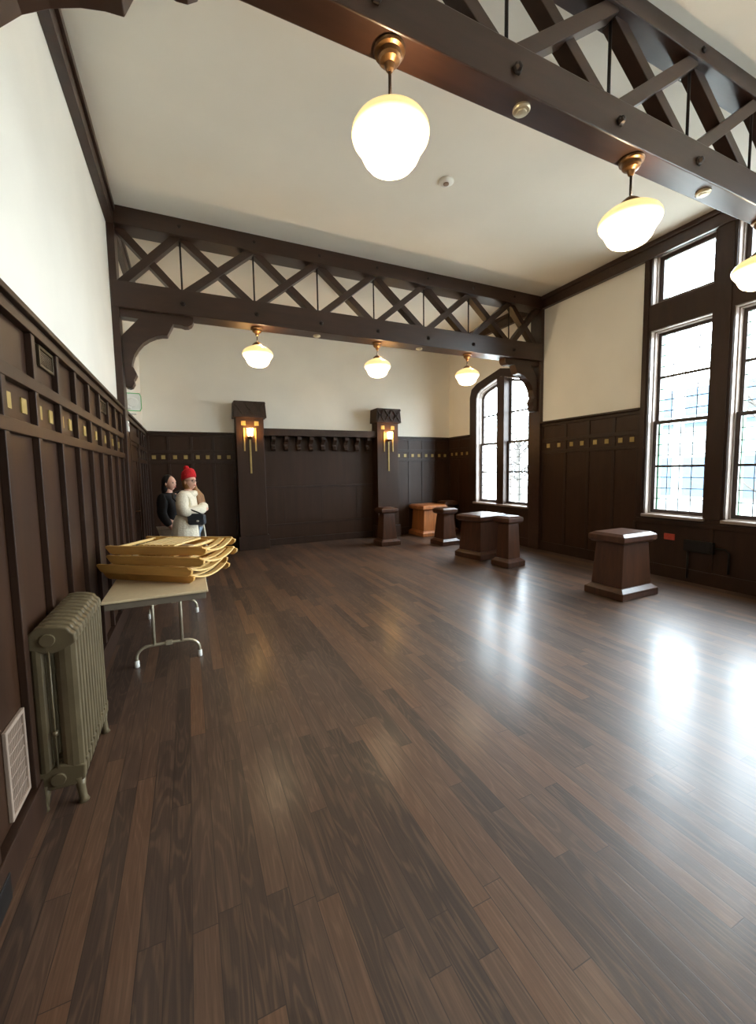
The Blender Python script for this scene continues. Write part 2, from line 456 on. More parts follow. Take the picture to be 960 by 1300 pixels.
# dark casing round the arched window
OUT = [(7.92, 0.0), (7.92, 3.18), (7.86, 3.36), (7.66, 3.46), (6.9, 3.63), (6.14, 3.46), (5.97, 3.36), (5.93, 3.18), (5.93, 0.0)]
INN = [(7.69, .76)] + AO[1:-1] + [(6.10, .76)]
c = MB().ring(OUT, INN, 'x', W - .04, W)
c.box(W - .055, W - .04, 5.95, 7.92, 0, .17)
for y in (7.3, 6.9, 6.5): c.box(W - .052, W - .04, y - .02, y + .02, .17, .66)
struct(c.build('trim_12', 'wood', bevel=.003))

# ------------------------------------------------------------------ windows
def inset(poly, d):
    n = len(poly); out = []
    cxm = sum(p[0] for p in poly) / n; cym = sum(p[1] for p in poly) / n
    area = sum(poly[i][0] * poly[(i + 1) % n][1] - poly[(i + 1) % n][0] * poly[i][1] for i in range(n))
    sg = 1 if area > 0 else -1
    for i in range(n):
        p, q, r = Vector(poly[i - 1]), Vector(poly[i]), Vector(poly[(i + 1) % n])
        e1 = (q - p).normalized(); e2 = (r - q).normalized()
        n1 = Vector((-e1.y, e1.x)) * sg; n2 = Vector((-e2.y, e2.x)) * sg
        bis = (n1 + n2); k = d / max(.3, (1 + n1.dot(n2)))
        out.append(tuple(q + bis * k))
    return out
def top_at(poly, y):
    zs = []
    n = len(poly)
    for i in range(n):
        (a, za), (b, zb) = poly[i], poly[(i + 1) % n]
        if min(a, b) <= y <= max(a, b) and abs(a - b) > 1e-6: zs.append(za + (zb - za) * (y - a) / (b - a))
    return max(zs)
def leading(mb, poly, x, nx, zs, r=.0052):
    ya, yb = min(p[0] for p in poly), max(p[0] for p in poly); z0 = min(p[1] for p in poly)
    for k in range(1, nx):
        y = ya + (yb - ya) * k / nx; mb.box(x - .004, x + .004, y - r, y + r, z0, top_at(poly, y))
    for z in zs:
        yy = [y for y in (ya + (yb - ya) * k / 40 for k in range(41)) if top_at(poly, y) > z]
        mb.box(x - .004, x + .004, min(yy), max(yy), z - r, z + r)
def rect(a, b, z0, z1): return [(b, z0), (b, z1), (a, z1), (a, z0)]
def sash(root, poly, xo, stile, muntins, nx, rows):
    inn = inset(poly, stile)
    s = MB().ring(poly, inn, 'x', xo - .02, xo + .02)
    ya, yb = min(p[0] for p in inn), max(p[0] for p in inn)
    for z in muntins: s.box(xo - .018, xo + .018, ya, yb, z - .016, z + .016)
    so = s.build('sash', 'sash', root, bevel=.003)
    MB().prism(inn, 'x', xo - .003, xo + .003).build('pane', 'glass', so)
    l = MB(); leading(l, inn, xo, nx, rows); l.build('leading', 'lead', so)
    return so
def lin(a, b, n): return [a + (b - a) * k / n for k in range(1, n)]
def tall_window(name, a, b):
    root = sroot(name, (W, (a + b) / 2, ZS))
    f = MB()
    for z0, z1 in ((ZS, ZH), (ZT0, ZT1)):
        f.ring(rect(a, b, z0, z1), inset(rect(a, b, z0, z1), .022), 'x', W + .055, W + .20)
        f.ring(rect(a, b, z0, z1), inset(rect(a, b, z0, z1), .010), 'x', W - .02, W + .045)
    f.build('window_frame', 'jamb', root, bevel=.003)
    zm = 2.17
    sash(root, rect(a + .022, b - .022, zm - .02, ZH - .022), W + .15, .042, [2.80], 4, lin(2.17, 2.79, 4) + lin(2.80, 3.40, 4))
    sash(root, rect(a + .022, b - .022, ZS + .022, zm + .02), W + .10, .048, [1.545], 4, lin(.93, 1.54, 4) + lin(1.55, 2.15, 4))
    sash(root, rect(a + .022, b - .022, ZT0 + .022, ZT1 - .022), W + .12, .055, [], 1, [])
    MB().box(W - .075, W + .06, a - .02, b + .02, ZS - .035, ZS + .004).build('window_sill', 'jamb', root, bevel=.004)
    e = MB()
    for q in (a, b): e.box(W + .20, W + .262, q - .045 if q == b else q, q if q == b else q + .045, ZS, ZT1)
    e.build('exterior_jamb', 'extgreen', root)
for i, (a, b) in enumerate(WIN_RECT): tall_window('window_%d' % (i + 1), a, b)

root = sroot('window_6', (W, 6.9, .79))
f = MB().ring(AO, inset(AO, .02), 'x', W + .05, W + .2)
f.ring(AO, inset(AO, .008), 'x', W - .025, W + .045)
f.build('window_frame', 'jamb', root, bevel=.003)
MB().box(W - .03, W + .2, 6.79, 7.01, .79, 3.455).build('mullion', 'wood', root, bevel=.004)
L1 = [(7.67, .81), (7.67, 3.13), (7.62, 3.22), (7.51, 3.285), (7.01, 3.415), (7.01, .81)]
L2 = [(6.79, .81), (6.79, 3.415), (6.29, 3.285), (6.18, 3.22), (6.12, 3.13), (6.12, .81)]
def clip_low(p, z): return [(a, min(max(b, .81), z)) for a, b in p]
for P_ in (L1, L2):
    ya, yb = min(p[0] for p in P_), max(p[0] for p in P_)
    low = rect(ya, yb, .81, 2.12)
    upp = [(a, b if b > 1 else 2.08) for a, b in P_]
    sash(root, upp, W + .15, .045, [2.72], 4, lin(2.12, 2.72, 4) + lin(2.72, 3.2, 4))
    sash(root, low, W + .10, .048, [1.475], 4, lin(.86, 1.47, 4) + lin(1.48, 2.08, 4))
MB().box(W - .09, W + .06, 6.05, 7.74, .755, .794).build('window_sill', 'jamb', root, bevel=.004)

# ------------------------------------------------------------------ door in the far bay of the left wall
dr = sroot('door_1', (0, 6.75, 0))
MB().ring([(6.22, 0), (6.22, 2.1), (7.3, 2.1), (7.3, 0)], [(6.32, .001), (6.32, 2.0), (7.2, 2.0), (7.2, .001)], 'x', .012, .06).build('door_frame', 'wood', dr, bevel=.004)
d = MB().box(.012, .03, 6.32, 7.2, 0.005, 2.0).ring([(6.34, .15), (6.34, 1.9), (7.18, 1.9), (7.18, .15)], [(6.46, .28), (6.46, 1.78), (7.06, 1.78), (7.06, .28)], 'x', .03, .042)
dl = d.build('door_leaf', 'panel', dr, bevel=.003)
MB().tube([(.03, 6.40, 1.05), (.09, 6.40, 1.05), (.09, 6.50, 1.05)], .009).lathe([(.028, .03), (.028, .04), (.012, .045)], (0, 6.40, 1.05), axis='x').build('door_handle', 'brass', dr, smooth=True)

# ------------------------------------------------------------------ roof trusses
NODE = [-.118 + .88 * i for i in range(9)]
NODE[0] = .06; NODE[8] = W - .06
def bracket_polys(k):
    plate = [(0, 0), (.84, 0), (.845, -.045), (.825, -.085), (.785, -.112), (.74, -.118), (.70, -.108), (.62, -.105), (.0, -.085)]
    brace = [(.25, -.075), (.62, -.09), (.54, -.25), (.48, -.255), (.415, -.275), (.34, -.315), (.27, -.37), (.215, -.44), (.17, -.52), (.145, -.60), (.135, -.66),
             (.155, -.672), (.185, -.745), (.16, -.80), (.15, -.81), (.155, -.855), (.13, -.90), (.10, -.915), (.06, -.905), (.05, -.31)]
    return [[(x, z * k) for x, z in p] for p in (plate, brace)]
def truss(loc_y, depth, z1, z2, z3, label, post_bottom, kz, pull=0.0):
    yf, yb = loc_y, loc_y + depth
    root = thing('roof_truss', (W / 2, (yf + yb) / 2, z1), label, 'truss', 'dark timber roof trusses')
    MB().box(.01, W - .01, yf, yb, z1, z2).build('lower_chord', 'beam', root, bevel=.008)
    MB().box(.08, W - .08, yf, yb, z3, H - .002).build('upper_chord', 'beam', root, bevel=.006)
    ym = (yf + yb) / 2; th = min(.12, depth * .55)
    for i in range(8):
        a, b = NODE[i] + .03, NODE[i + 1] - .03
        for (p, q, dy) in (((a, z2 - .02), (b, z3 + .02), -.018), ((a, z3 + .02), (b, z2 - .02), .018)):
            MB().bar((p[0], ym + dy, p[1]), (q[0], ym + dy, q[1]), th, .088, (0, 1, 0) if False else (0, 0, 1)).build('diagonal_brace', 'beam', root, bevel=.004)
    for i in range(1, 8):
        x = NODE[i]
        MB().tube([(x, ym, z2 - .01), (x, ym, z3 + .01)], .011, 8).build('tie_rod', 'iron', root, smooth=True)
        zc = z1 + (z2 - z1) * .42
        MB().lathe([(.032, 0), (.032, -.012), (.024, -.018), (.018, -.034), (.002, -.038)], (x, yf, zc), 6, 'y').build('bolt', 'iron', root)
        MB().lathe([(.022, 0), (.022, -.010), (.002, -.018)], (x, yf, (z3 + H) / 2), 6, 'y').build('bolt', 'iron', root)
    for side in (0, 1):
        fx = (lambda x: x) if side == 0 else (lambda x: W - x)
        b = MB()
        for poly in bracket_polys(kz):
            b.prism([(fx(x + .03 - pull * max(0, min(1, (.5 - x) / .35))), z1 + z) for x, z in poly], 'y', ym - .075, ym + .075)
        b.build('bracket', 'beam', root, bevel=.005)
        xa, xb = sorted((fx(0.0), fx(.075)))
        MB().box(xa, xb, yf + .01, yb - .01, post_bottom, H - .002).build('wall_post', 'beam', root, bevel=.005)
    return root
truss(T2 - .03, .28, 3.50, 3.80, 4.43, 'far timber truss spanning the room under the ceiling, complete with both wall posts', 0.0, 1.0)
NY = 1.955
truss(NY, .175, 3.70, 3.945, 4.50, 'near timber truss overhead, cut off by the top right of the photo', HW + .012, 1.08, .11)

# ------------------------------------------------------------------ pendant lamps
PROF = [(.002, 0), (.05, .002), (.092, .011), (.122, .028), (.142, .052), (.156, .082), (.167, .106), (.183, .126), (.197, .146), (.203, .166), (.200, .188), (.185, .212), (.155, .236), (.115, .257), (.08, .272), (.062, .282)]
def make_pendant(loc, label, hang):
    root = thing('pendant_light', loc, label, 'lamp', 'opal glass pendant lamps')
    MB().lathe([(.078, 0), (.082, -.01), (.078, -.022), (.062, -.028), (.06, -.05), (.05, -.062), (.028, -.075), (.02, -.10), (.012, -.11)], n=32).build('canopy', 'brass', root, local=True)
    MB().tube([(0, 0, -.10), (0, 0, -hang + .04)], .0085, 8).build('rod', 'iron', root, smooth=True, local=True)
    MB().lathe([(.012, .05), (.03, .045), (.055, .025), (.068, .012), (.068, -.012), (.062, -.014)], (0, 0, -hang)).build('fitter', 'brass', root, smooth=True, local=True)
    s = MB().lathe(PROF, n=40).build('shade', 'shade', root, smooth=True, local=True)
    s.location = (0, 0, -hang - .282)
    pt = bpy.data.lights.new('bulb_spill', 'POINT'); pt.energy = BULB; pt.color = (1.0, .74, .46); pt.shadow_soft_size = 0
    po = bpy.data.objects.new('bulb_spill', pt); COL.objects.link(po); po.parent = root; po.location = (.07, -.07, -hang + .03)
    return root
FY = T2 - .03 + .15
proto = make_pendant((1.66, FY, 3.50), 'leftmost of the three small pendant lamps under the far truss', .235)
copy_thing(proto, (3.455, FY, 3.50), 'middle of the three small pendant lamps under the far truss')
copy_thing(proto, (5.145, FY, 3.50), 'rightmost small pendant lamp under the far truss, left of the arched window')
nproto = make_pendant((1.76, NY + .09, 3.70), 'largest pendant lamp, round and glowing at top centre under the near truss', .30)
copy_thing(nproto, (3.66, NY + .09, 3.70), 'second pendant lamp under the near truss, above the tall window')
copy_thing(nproto, (5.44, NY + .09, 3.70), 'pendant lamp at the right edge in front of tall windows')

# round caps under the lower chords
def cap_disc(loc, label):
    o = MB().lathe([(.05, 0), (.052, -.012), (.046, -.02), (.03, -.022), (.028, -.03), (.002, -.032)]).build('sprinkler_cap', 'tubing', smooth=False)
    o.location = loc
    return tag(o, label, 'sprinkler', 'round caps under the trusses')
cap_disc((2.64, NY + .085, 3.70), 'round pale cap under the near truss between its two big lamps')
cap_disc((4.52, NY + .085, 3.70), 'round pale cap under the near truss beside the right lamp')
cap_disc((2.50, FY, 3.50), 'small round cap under far truss between left and middle lamps')
cap_disc((4.20, FY, 3.50), 'small round cap under far truss between middle and right lamps')
sd = thing('smoke_detector', (3.39, 3.94, H), 'small white round smoke detector on the ceiling', 'smoke detector')
MB().lathe([(.08, 0), (.082, -.012), (.06, -.022), (.035, -.026)]).build('housing', 'white', sd, smooth=True, local=True)
MB().lathe([(.03, -.026), (.03, -.034), (.02, -.038), (.002, -.039)]).build('sensor', 'ventpaint', sd, smooth=True, local=True)

# ------------------------------------------------------------------ end wall: pilasters, shelf, panelling
PY = 8.50
def pilaster(x, label):
    root = thing('pilaster', (x, PY, 0), label, 'pillar', 'dark wooden pillars on the end wall')
    MB().box(x - .265, x + .265, PY, D - .012, .28, 2.63).build('shaft', 'panel', root, bevel=.006)
    MB().box(x - .30, x + .30, PY - .035, D - .012, 0, .28).build('plinth', 'wood', root, bevel=.008)
    cp_ = MB().add([(x + sx * h, yy, z) for z, h, yf in ((2.62, .315, PY - .065), (2.93, .295, PY - .05)) for sx, yy in ((-1, yf), (1, yf), (1, D - .012), (-1, D - .012))],
                   [(0, 1, 2, 3), (4, 7, 6, 5), (0, 4, 5, 1), (1, 5, 6, 2), (2, 6, 7, 3), (3, 7, 4, 0)])
    cap = cp_.build('capital', 'wood', root, bevel=.006)
    l = MB()
    for k in range(3):
        a = x - .29 + k * .195; b = a + .19
        for p, q in (((a, 2.64), (b, 2.91)), ((a, 2.91), (b, 2.64))):
            l.bar((p[0], PY - .070, p[1]), (q[0], PY - .070, q[1]), .022, .03, (0, 0, 1))
    for z in (2.635, 2.915): l.box(x - .29, x + .29, PY - .074, PY - .05, z - .014, z + .014)
    l.build('lattice', 'wood', root)
    for dx in (-.125, .125):
        MB().box(x + dx - .042, x + dx + .042, PY - .006, PY + .004, 2.47, 2.555).build('gold_square', 'gold', root)
    return root
pilaster(1.87, 'dark wooden pillar with carved capital behind the woman in the red hat')
pilaster(4.885, 'dark wooden pillar with carved capital behind the leftmost stool')
def make_sconce(x, label):
    root = thing('sconce', (x, PY, 2.2), label, 'lamp', 'brass wall lamps on the pillars')
    MB().box(x - .045, x + .045, PY - .02, PY, 2.2, 2.27).box(x - .02, x + .02, PY - .08, PY - .01, 2.2, 2.23).build('backplate', 'brass', root, bevel=.003)
    MB().box(x - .017, x + .017, PY - .016, PY, 1.53, 2.2).build('drop_bar', 'gold', root, bevel=.002)
    for s in (-1, 1): MB().box(x + s * .108 - .014, x + s * .108 + .014, PY - .016, PY, 1.97, 2.42).build('side_bar', 'gold', root, bevel=.002)
    MB().lathe([(.03, 0), (.05, .006), (.056, .04), (.05, .046)], (x, PY - .08, 2.21), 20).build('holder', 'brass', root, smooth=True)
    sh = MB().lathe([(.046, 0), (.05, .01), (.056, .08), (.062, .15), (.056, .15)], n=20).build('glass_shade', 'sconce_glow', root, smooth=True, local=True)
    sh.location = (0, -.08, .055)
    return root
make_sconce(1.86, 'glowing brass wall lamp with hanging bars on the left pillar')
make_sconce(4.90, 'glowing brass wall lamp with hanging bars on the right pillar')
sh = thing('shelf', (3.38, D, 2.29), 'dark wooden ledge on curled brackets between the two pillars', 'shelf')
MB().box(2.136, 4.619, PY + .04, D - .012, 2.285, 2.43).build('board', 'wood', sh, bevel=.006)
for k in range(9):
    x = 2.34 + (4.46 - 2.34) * k / 8
    poly = [(D - .012, 2.284), (8.60, 2.284), (8.595, 2.22), (8.62, 2.19), (8.66, 2.17), (8.69, 2.12), (8.685, 2.08), (8.655, 2.06), (8.645, 2.02), (8.67, 1.99), (8.71, 1.985), (8.75, 2.01), (D - .012, 2.05)]
    MB().prism(poly, 'x', x - .04, x + .04).build('bracket', 'wood', sh, bevel=.004)
p = struct(MB().box(2.13, 4.62, D - .03, D, 0, 2.285).build('trim_13', 'panel'))
q = MB().box(2.13, 4.62, D - .05, D - .03, 1.21, 1.25).box(2.13, 4.62, D - .055, D - .03, 0, .14).box(2.13, 4.62, D - .045, D - .03, .42, .45)
for x in (2.55, 3.38, 4.2): q.box(x - .006, x + .006, D - .034, D - .03, .45, 1.21)
q.build('rail', 'wood', p, bevel=.003)

# ------------------------------------------------------------------ pedestals
def pedestal(loc, rz, hb, ht, top, hgt, mat, label, base_h=.13):
    """hb: half size of the plinth (x, y); ht: half size of the block at its neck; top: half size of the cap"""
    root = thing('pedestal', loc, label, 'pedestal', 'wooden pedestals', rz)
    def loft(name, lev, bev=.006):
        vs = []; fs = []
        for z, (a, b) in lev: vs += [(-a, -b, z), (a, -b, z), (a, b, z), (-a, b, z)]
        n = len(lev)
        fs = [(3, 2, 1, 0), tuple(range(4 * n - 4, 4 * n))] + [(i * 4 + k, i * 4 + (k + 1) % 4, i * 4 + 4 + (k + 1) % 4, i * 4 + 4 + k) for i in range(n - 1) for k in range(4)]
        MB().add(vs, fs).build(name, mat, root, bevel=bev, local=True)
    i = lambda p, d: (p[0] - d, p[1] - d)
    sh = i(hb, .055)
    loft('plinth', [(0, i(hb, .006)), (.012, hb), (base_h - .045, hb), (base_h - .02, i(hb, .03)), (base_h, i(hb, .052))])
    loft('shaft', [(base_h, sh), (hgt - .12, ht)], .008)
    loft('cap', [(hgt - .12, i(top, .035)), (hgt - .10, i(top, .012)), (hgt - .085, top), (hgt - .028, top), (hgt, i(top, .045))])
    return root
PEDS = [
    ((5.49, 3.28, 0), .02, (.335, .25), (.235, .175), (.31, .23), .765, 'ped', 'broad pedestal standing alone at right, nearest to the camera'),
    ((5.42, 5.86, 0), .18, (.36, .30), (.27, .22), (.345, .285), .76, 'ped', 'broad dark pedestal with wide pale top below the arched window'),
    ((5.315, 5.06, 0), .10, (.19, .185), (.115, .11), (.165, .16), .80, 'ped', 'narrow pedestal with shiny top, just right of the broad dark pedestal'),
    ((5.52, 7.15, 0), .06, (.22, .22), (.12, .12), (.185, .185), .76, 'ped', 'narrow dark pedestal in front of the orange-brown one'),
    ((4.45, 7.72, 0), .0, (.22, .21), (.12, .115), (.19, .18), .78, 'ped', 'leftmost narrow pedestal, by the right pillar'),
    ((5.89, 8.43, 0), .0, (.34, .345), (.26, .265), (.33, .335), .73, 'pedlight', 'orange-brown wooden pedestal near the back corner'),
    ((6.50, 8.50, 0), .0, (.2, .21), (.115, .115), (.185, .185), .78, 'ped', 'narrow pedestal mostly hidden behind orange-brown one, in the corner'),
]
for a in PEDS: pedestal(*a)

struct(MB().box(0, .055, 1.62, 1.845, 0, .105).build('trim_14', 'black', bevel=.006))

# ------------------------------------------------------------------ radiator
rad = thing('radiator', (.12, 2.56, 0), 'grey green cast iron radiator against the left wall', 'radiator')
RY0, NSEC, SP = 2.25, 11, .0575
sec_proto = None
for k in range(NSEC):
    y = RY0 + SP * (k + .5)
    zb, zt = .10, .875
    s = MB()
    # two columns joined by rounded headers
    def colm(xa, xb, yw):
        prof = []
        xm = (xa + xb) / 2; hx = (xb - xa) / 2
        return [(xm + hx * math.cos(t), y + yw * .86 * math.sin(t)) for t in (2 * math.pi * i / 12 for i in range(12))]
    for xa, xb in ((.045, .105), (.135, .225)):
        s.prism(colm(xa, xb, SP * .42), 'z', zb + .03, zt - .05)
    hp = [(.045, zt - .10), (.05, zt - .03), (.075, zt - .005), (.11, zt), (.16, zt - .008), (.195, zt - .02), (.205, zt - .038), (.222, zt - .052), (.225, zt - .09), (.18, zt - .12), (.135, zt - .13), (.10, zt - .125)]
    s.prism(hp, 'y', y - SP * .36, y + SP * .36)
    fp = [(.045, zb + .09), (.05, zb + .02), (.09, zb), (.18, zb), (.222, zb + .02), (.225, zb + .09), (.19, zb + .10), (.13, zb + .115), (.09, zb + .10)]
    s.prism(fp, 'y', y - SP * .36, y + SP * .36)
    if k < NSEC - 1:
        for z in (zb + .05, zt - .065): s.lathe([(.026, 0), (.026, SP * .36)], (.12, y + SP * .32, z), 12, 'y')
    o = s.build('section', 'radiator', rad, bevel=.007, seg=2)
for y in (RY0 + .03, RY0 + SP * NSEC - .03):
    for x, dx in ((.065, -.012), (.195, .008)):
        MB().tube([(x, y, .13), (x + dx * .3, y, .07), (x + dx, y, .02), (x + dx * 1.3, y, 0)], [.026, .018, .017, .024], 10).build('foot', 'radiator', rad, smooth=True)
for z in (.15, .812): MB().tube([(.12, RY0 + .03, z), (.12, RY0 - .001, z)], .03, 16).build('end_plug', 'radiator', rad, bevel=.003)
MB().tube([(.12, RY0 + .012, .20), (.12, RY0 + .012, .76)], .005, 8).lathe([(.012, 0), (.012, .02)], (.12, RY0 + .012, .36), 10).build('bleed_pipe', 'radiator', rad, smooth=True)

rad.location.x -= .015

# ------------------------------------------------------------------ wall vents and fittings
def grille(ya, yb, z0, z1, mat, label, n, vertical=False, frame=.018, x=.012):
    root = thing('vent_grille', (x, (ya + yb) / 2, z0), label, 'vent')
    MB().ring(rect(ya, yb, z0, z1), rect(ya + frame, yb - frame, z0 + frame, z1 - frame), 'x', x, x + .016).build('frame', mat, root, bevel=.003)
    l = MB().box(x, x + .003, ya + frame, yb - frame, z0 + frame, z1 - frame)
    for k in range(1, n):
        z = z0 + frame + (z1 - z0 - 2 * frame) * k / n
        l.box(x + .002, x + .011, ya + frame, yb - frame, z - .0025, z + .0025)
    for k in range(1, 2 * n):
        y = ya + frame + (yb - ya - 2 * frame) * k / (2 * n)
        l.box(x + .002, x + .010, y - .002, y + .002, z0 + frame, z1 - frame)
    l.build('louvres', mat, root)
    return root
grille(2.80, 3.06, 2.135, 2.25, 'bronze', 'dark bronze wall grille high on panelling above the radiator', 8)
grille(4.46, 4.75, 2.125, 2.24, 'bronze', 'dark bronze wall grille high on panelling nearer the truss post', 8)
grille(1.985, 2.185, .19, .56, 'ventpaint', 'pale grey wall vent low on the left, beside the radiator', 7, x=.012)
tb = thing('thermostat', (.075, T2 + .0, 2.08), 'small white box on the far truss post at left', 'thermostat')
MB().box(.075, .10, T2 - .01, T2 + .07, 2.06, 2.19).build('housing', 'white', tb, bevel=.008)
MB().box(.10, .104, T2 + .005, T2 + .055, 2.125, 2.165).build('display', 'ventpaint', tb, bevel=.001)
el = thing('emergency_light', (0, 6.5, 2.38), 'white emergency light with green glow painted round its edge on the left wall past the far truss', 'emergency light')
MB().box(0, .07, 6.40, 6.58, 2.42, 2.52).build('housing', 'white', el, bevel=.012)
MB().lathe([(.04, 0), (.062, -.03), (.064, -.05), (.05, -.054)], (.10, 6.44, 2.50), 18, 'y').build('lamp_head', 'white', el, smooth=True)
MB().prism([(.01, 2.40), (.17, 2.40), (.19, 2.44), (.19, 2.60), (.17, 2.64), (.01, 2.64)], 'y', 6.50, 6.508).build('edge_panel', 'white', el)
MB().ring([(.01, 2.40), (.17, 2.40), (.19, 2.44), (.19, 2.60), (.17, 2.64), (.01, 2.64)], [(.02, 2.41), (.165, 2.41), (.182, 2.443), (.182, 2.597), (.165, 2.63), (.02, 2.63)], 'y', 6.496, 6.511).build('edge_strip', 'green', el)  # plain green ring standing in for the glow round the lit panel
MB().box(.02, .13, 6.40, 6.46, 2.345, 2.36).build('bracket', 'white', el, bevel=.003)
ro = thing('outlet_cover', (W - .035, 3.45, .53), 'small red cover plate on the dark wall below the first tall window', 'outlet')
MB().box(W - .048, W - .035, 3.38, 3.52, .53, .615).build('plate', 'red', ro, bevel=.004)
MB().lathe([(.016, 0), (.016, -.006), (.01, -.008)], (W - .048, 3.45, .572), 12, 'x').build('socket', 'red', ro)
eb = thing('electrical_box', (W - .035, 3.06, .42), 'flat black electrical box with conduit on wall right of the red plate', 'electrical box')
MB().box(W - .10, W - .05, 2.90, 3.24, .42, .57).build('housing', 'black', eb, bevel=.006)
MB().box(W - .106, W - .10, 2.92, 3.22, .435, .555).build('lid', 'black', eb, bevel=.002)
MB().tube([(W - .065, 3.2, .44), (W - .065, 3.2, .2), (W - .065, 3.2, .05)], .012).tube([(W - .065, 2.90, .5), (W - .065, 2.78, .5), (W - .065, 2.74, .46), (W - .065, 2.74, .2)], .012).build('conduit', 'black', eb, smooth=True)

# ------------------------------------------------------------------ folding table
TX0, TX1, TY0, TY1, TZ = .17, .805, 3.06, 5.50, .74
tab = thing('folding_table', ((TX0 + TX1) / 2, (TY0 + TY1) / 2, 0), 'long beige folding table along the left wall, chairs stacked on it', 'table')
MB().box(TX0, TX1, TY0, TY1, TZ - .018, TZ).build('tabletop', 'tabletop', tab, bevel=.006)
MB().ring(rect(TX0 + .02, TX1 - .02, 0, 0)[0:0] or [(TX0 + .015, TY0 + .02), (TX1 - .015, TY0 + .02), (TX1 - .015, TY1 - .02), (TX0 + .015, TY1 - .02)],
          [(TX0 + .04, TY0 + .045), (TX1 - .04, TY0 + .045), (TX1 - .04, TY1 - .045), (TX0 + .04, TY1 - .045)], 'z', TZ - .065, TZ - .018).build('apron', 'tableedge', tab, bevel=.004)
for y in (3.73, 4.95):
    xl, xr = .27, .735
    pts = [(xl, y, 0.03)] + [(xl + .10 - .10 * math.cos(t), y, .075 + .085 * math.sin(t)) for t in (math.radians(a) for a in range(0, 91, 15))]
    pts += [(xr - .10 + .10 * math.sin(t), y, .075 + .085 * math.cos(t)) for t in (math.radians(a) for a in range(0, 91, 15))] + [(xr, y, 0.03)]
    lf = MB().tube(pts, .0125, 10)
    for x in (xl + .13, xr - .13): lf.tube([(x, y, .158), (x, y, TZ - .03)], .0125, 10)
    lf.tube([(xl + .13, y, TZ - .05), (xr - .13, y, TZ - .05)], .0125, 8)
    for x, xx in ((xl + .13, xl + .20), (xr - .13, xr - .20)): lf.tube([(x, y, .55), (xx, y + (.20 if y < 4.3 else -.2), TZ - .04)], .007, 8)
    fr = lf.build('leg_frame', 'tubing', tab, smooth=True)
    for x in (xl, xr): MB().lathe([(.017, 0), (.019, .004), (.018, .05), (.0135, .056)], (x, y, 0), 12).build('foot_cap', 'white', fr, smooth=True)
    MB().box((xl + xr) / 2 - .02, (xl + xr) / 2 + .03, y - .018, y + .018, .145, .178).build('clip', 'tubing', fr, bevel=.003)

# folded chairs lying flat, backs to the right
def make_chair(loc, rz, label):
    root = thing('folding_chair', loc, label, 'chair', 'folded wooden chairs on the table', rz)
    Lh, Wd = .39, .225
    for s in (-1, 1):
        poly = [(-Lh, .012), (-Lh + .03, .0), (Lh - .03, .0), (Lh, .02), (Lh + .005, .045), (Lh - .02, .055), (Lh - .028, .066), (-Lh - .03, .066), (-Lh - .035, .055)]
        MB().prism(poly, 'y', s * Wd - .012, s * Wd + .012).build('side_rail', 'birch', root, bevel=.004, local=True)
        MB().prism([(-Lh + .06, .008), (.16, .008), (.18, .03), (.16, .052), (-Lh + .06, .052)], 'y', s * (Wd - .035) - .009, s * (Wd - .035) + .009).build('inner_leg', 'birch', root, bevel=.003, local=True)
    for k, xx in enumerate((Lh - .045, Lh - .115)):
        n = 14; pts = [(-Wd + 2 * Wd * i / n) for i in range(n + 1)]
        prof = [(y, .05 - (.05 if k == 0 else .04) * (1 - (y / Wd) ** 2)) for y in pts]
        poly = prof + [(y, z + .013) for y, z in reversed(prof)]
        MB().prism(poly, 'x', xx - .024, xx + .024).build('back_slat', 'birchlight', root, bevel=.002, local=True)
    for k in range(6):
        x = -.17 + k * .052
        MB().box(x - .021, x + .021, -Wd + .045, Wd - .045, .053, .068).build('seat_slat', 'birchlight', root, bevel=.003, local=True)
    for x, z in ((-Lh + .05, .05), (-Lh + .12, .03), (.20, .04)):
        MB().box(x - .014, x + .014, -Wd + .012, Wd - .012, z - .010, z + .010).build('rung', 'birchlight', root, bevel=.003, local=True)
    return root
CH = [(.55, 3.71, TZ, -.66, 'lowest folded wooden chair, lying directly on the folding table'),
      (.53, 3.63, TZ + .068, -.64, 'folded wooden chair second from the bottom of the stack'),
      (.605, 3.60, TZ + .136, -.62, 'folded wooden chair third from the bottom of the stack'),
      (.60, 3.66, TZ + .204, -.56, 'topmost folded wooden chair on the stack')]
ch0 = make_chair(CH[0][:3], CH[0][3], CH[0][4])
for a in CH[1:]: copy_thing(ch0, a[:3], a[4], a[3])

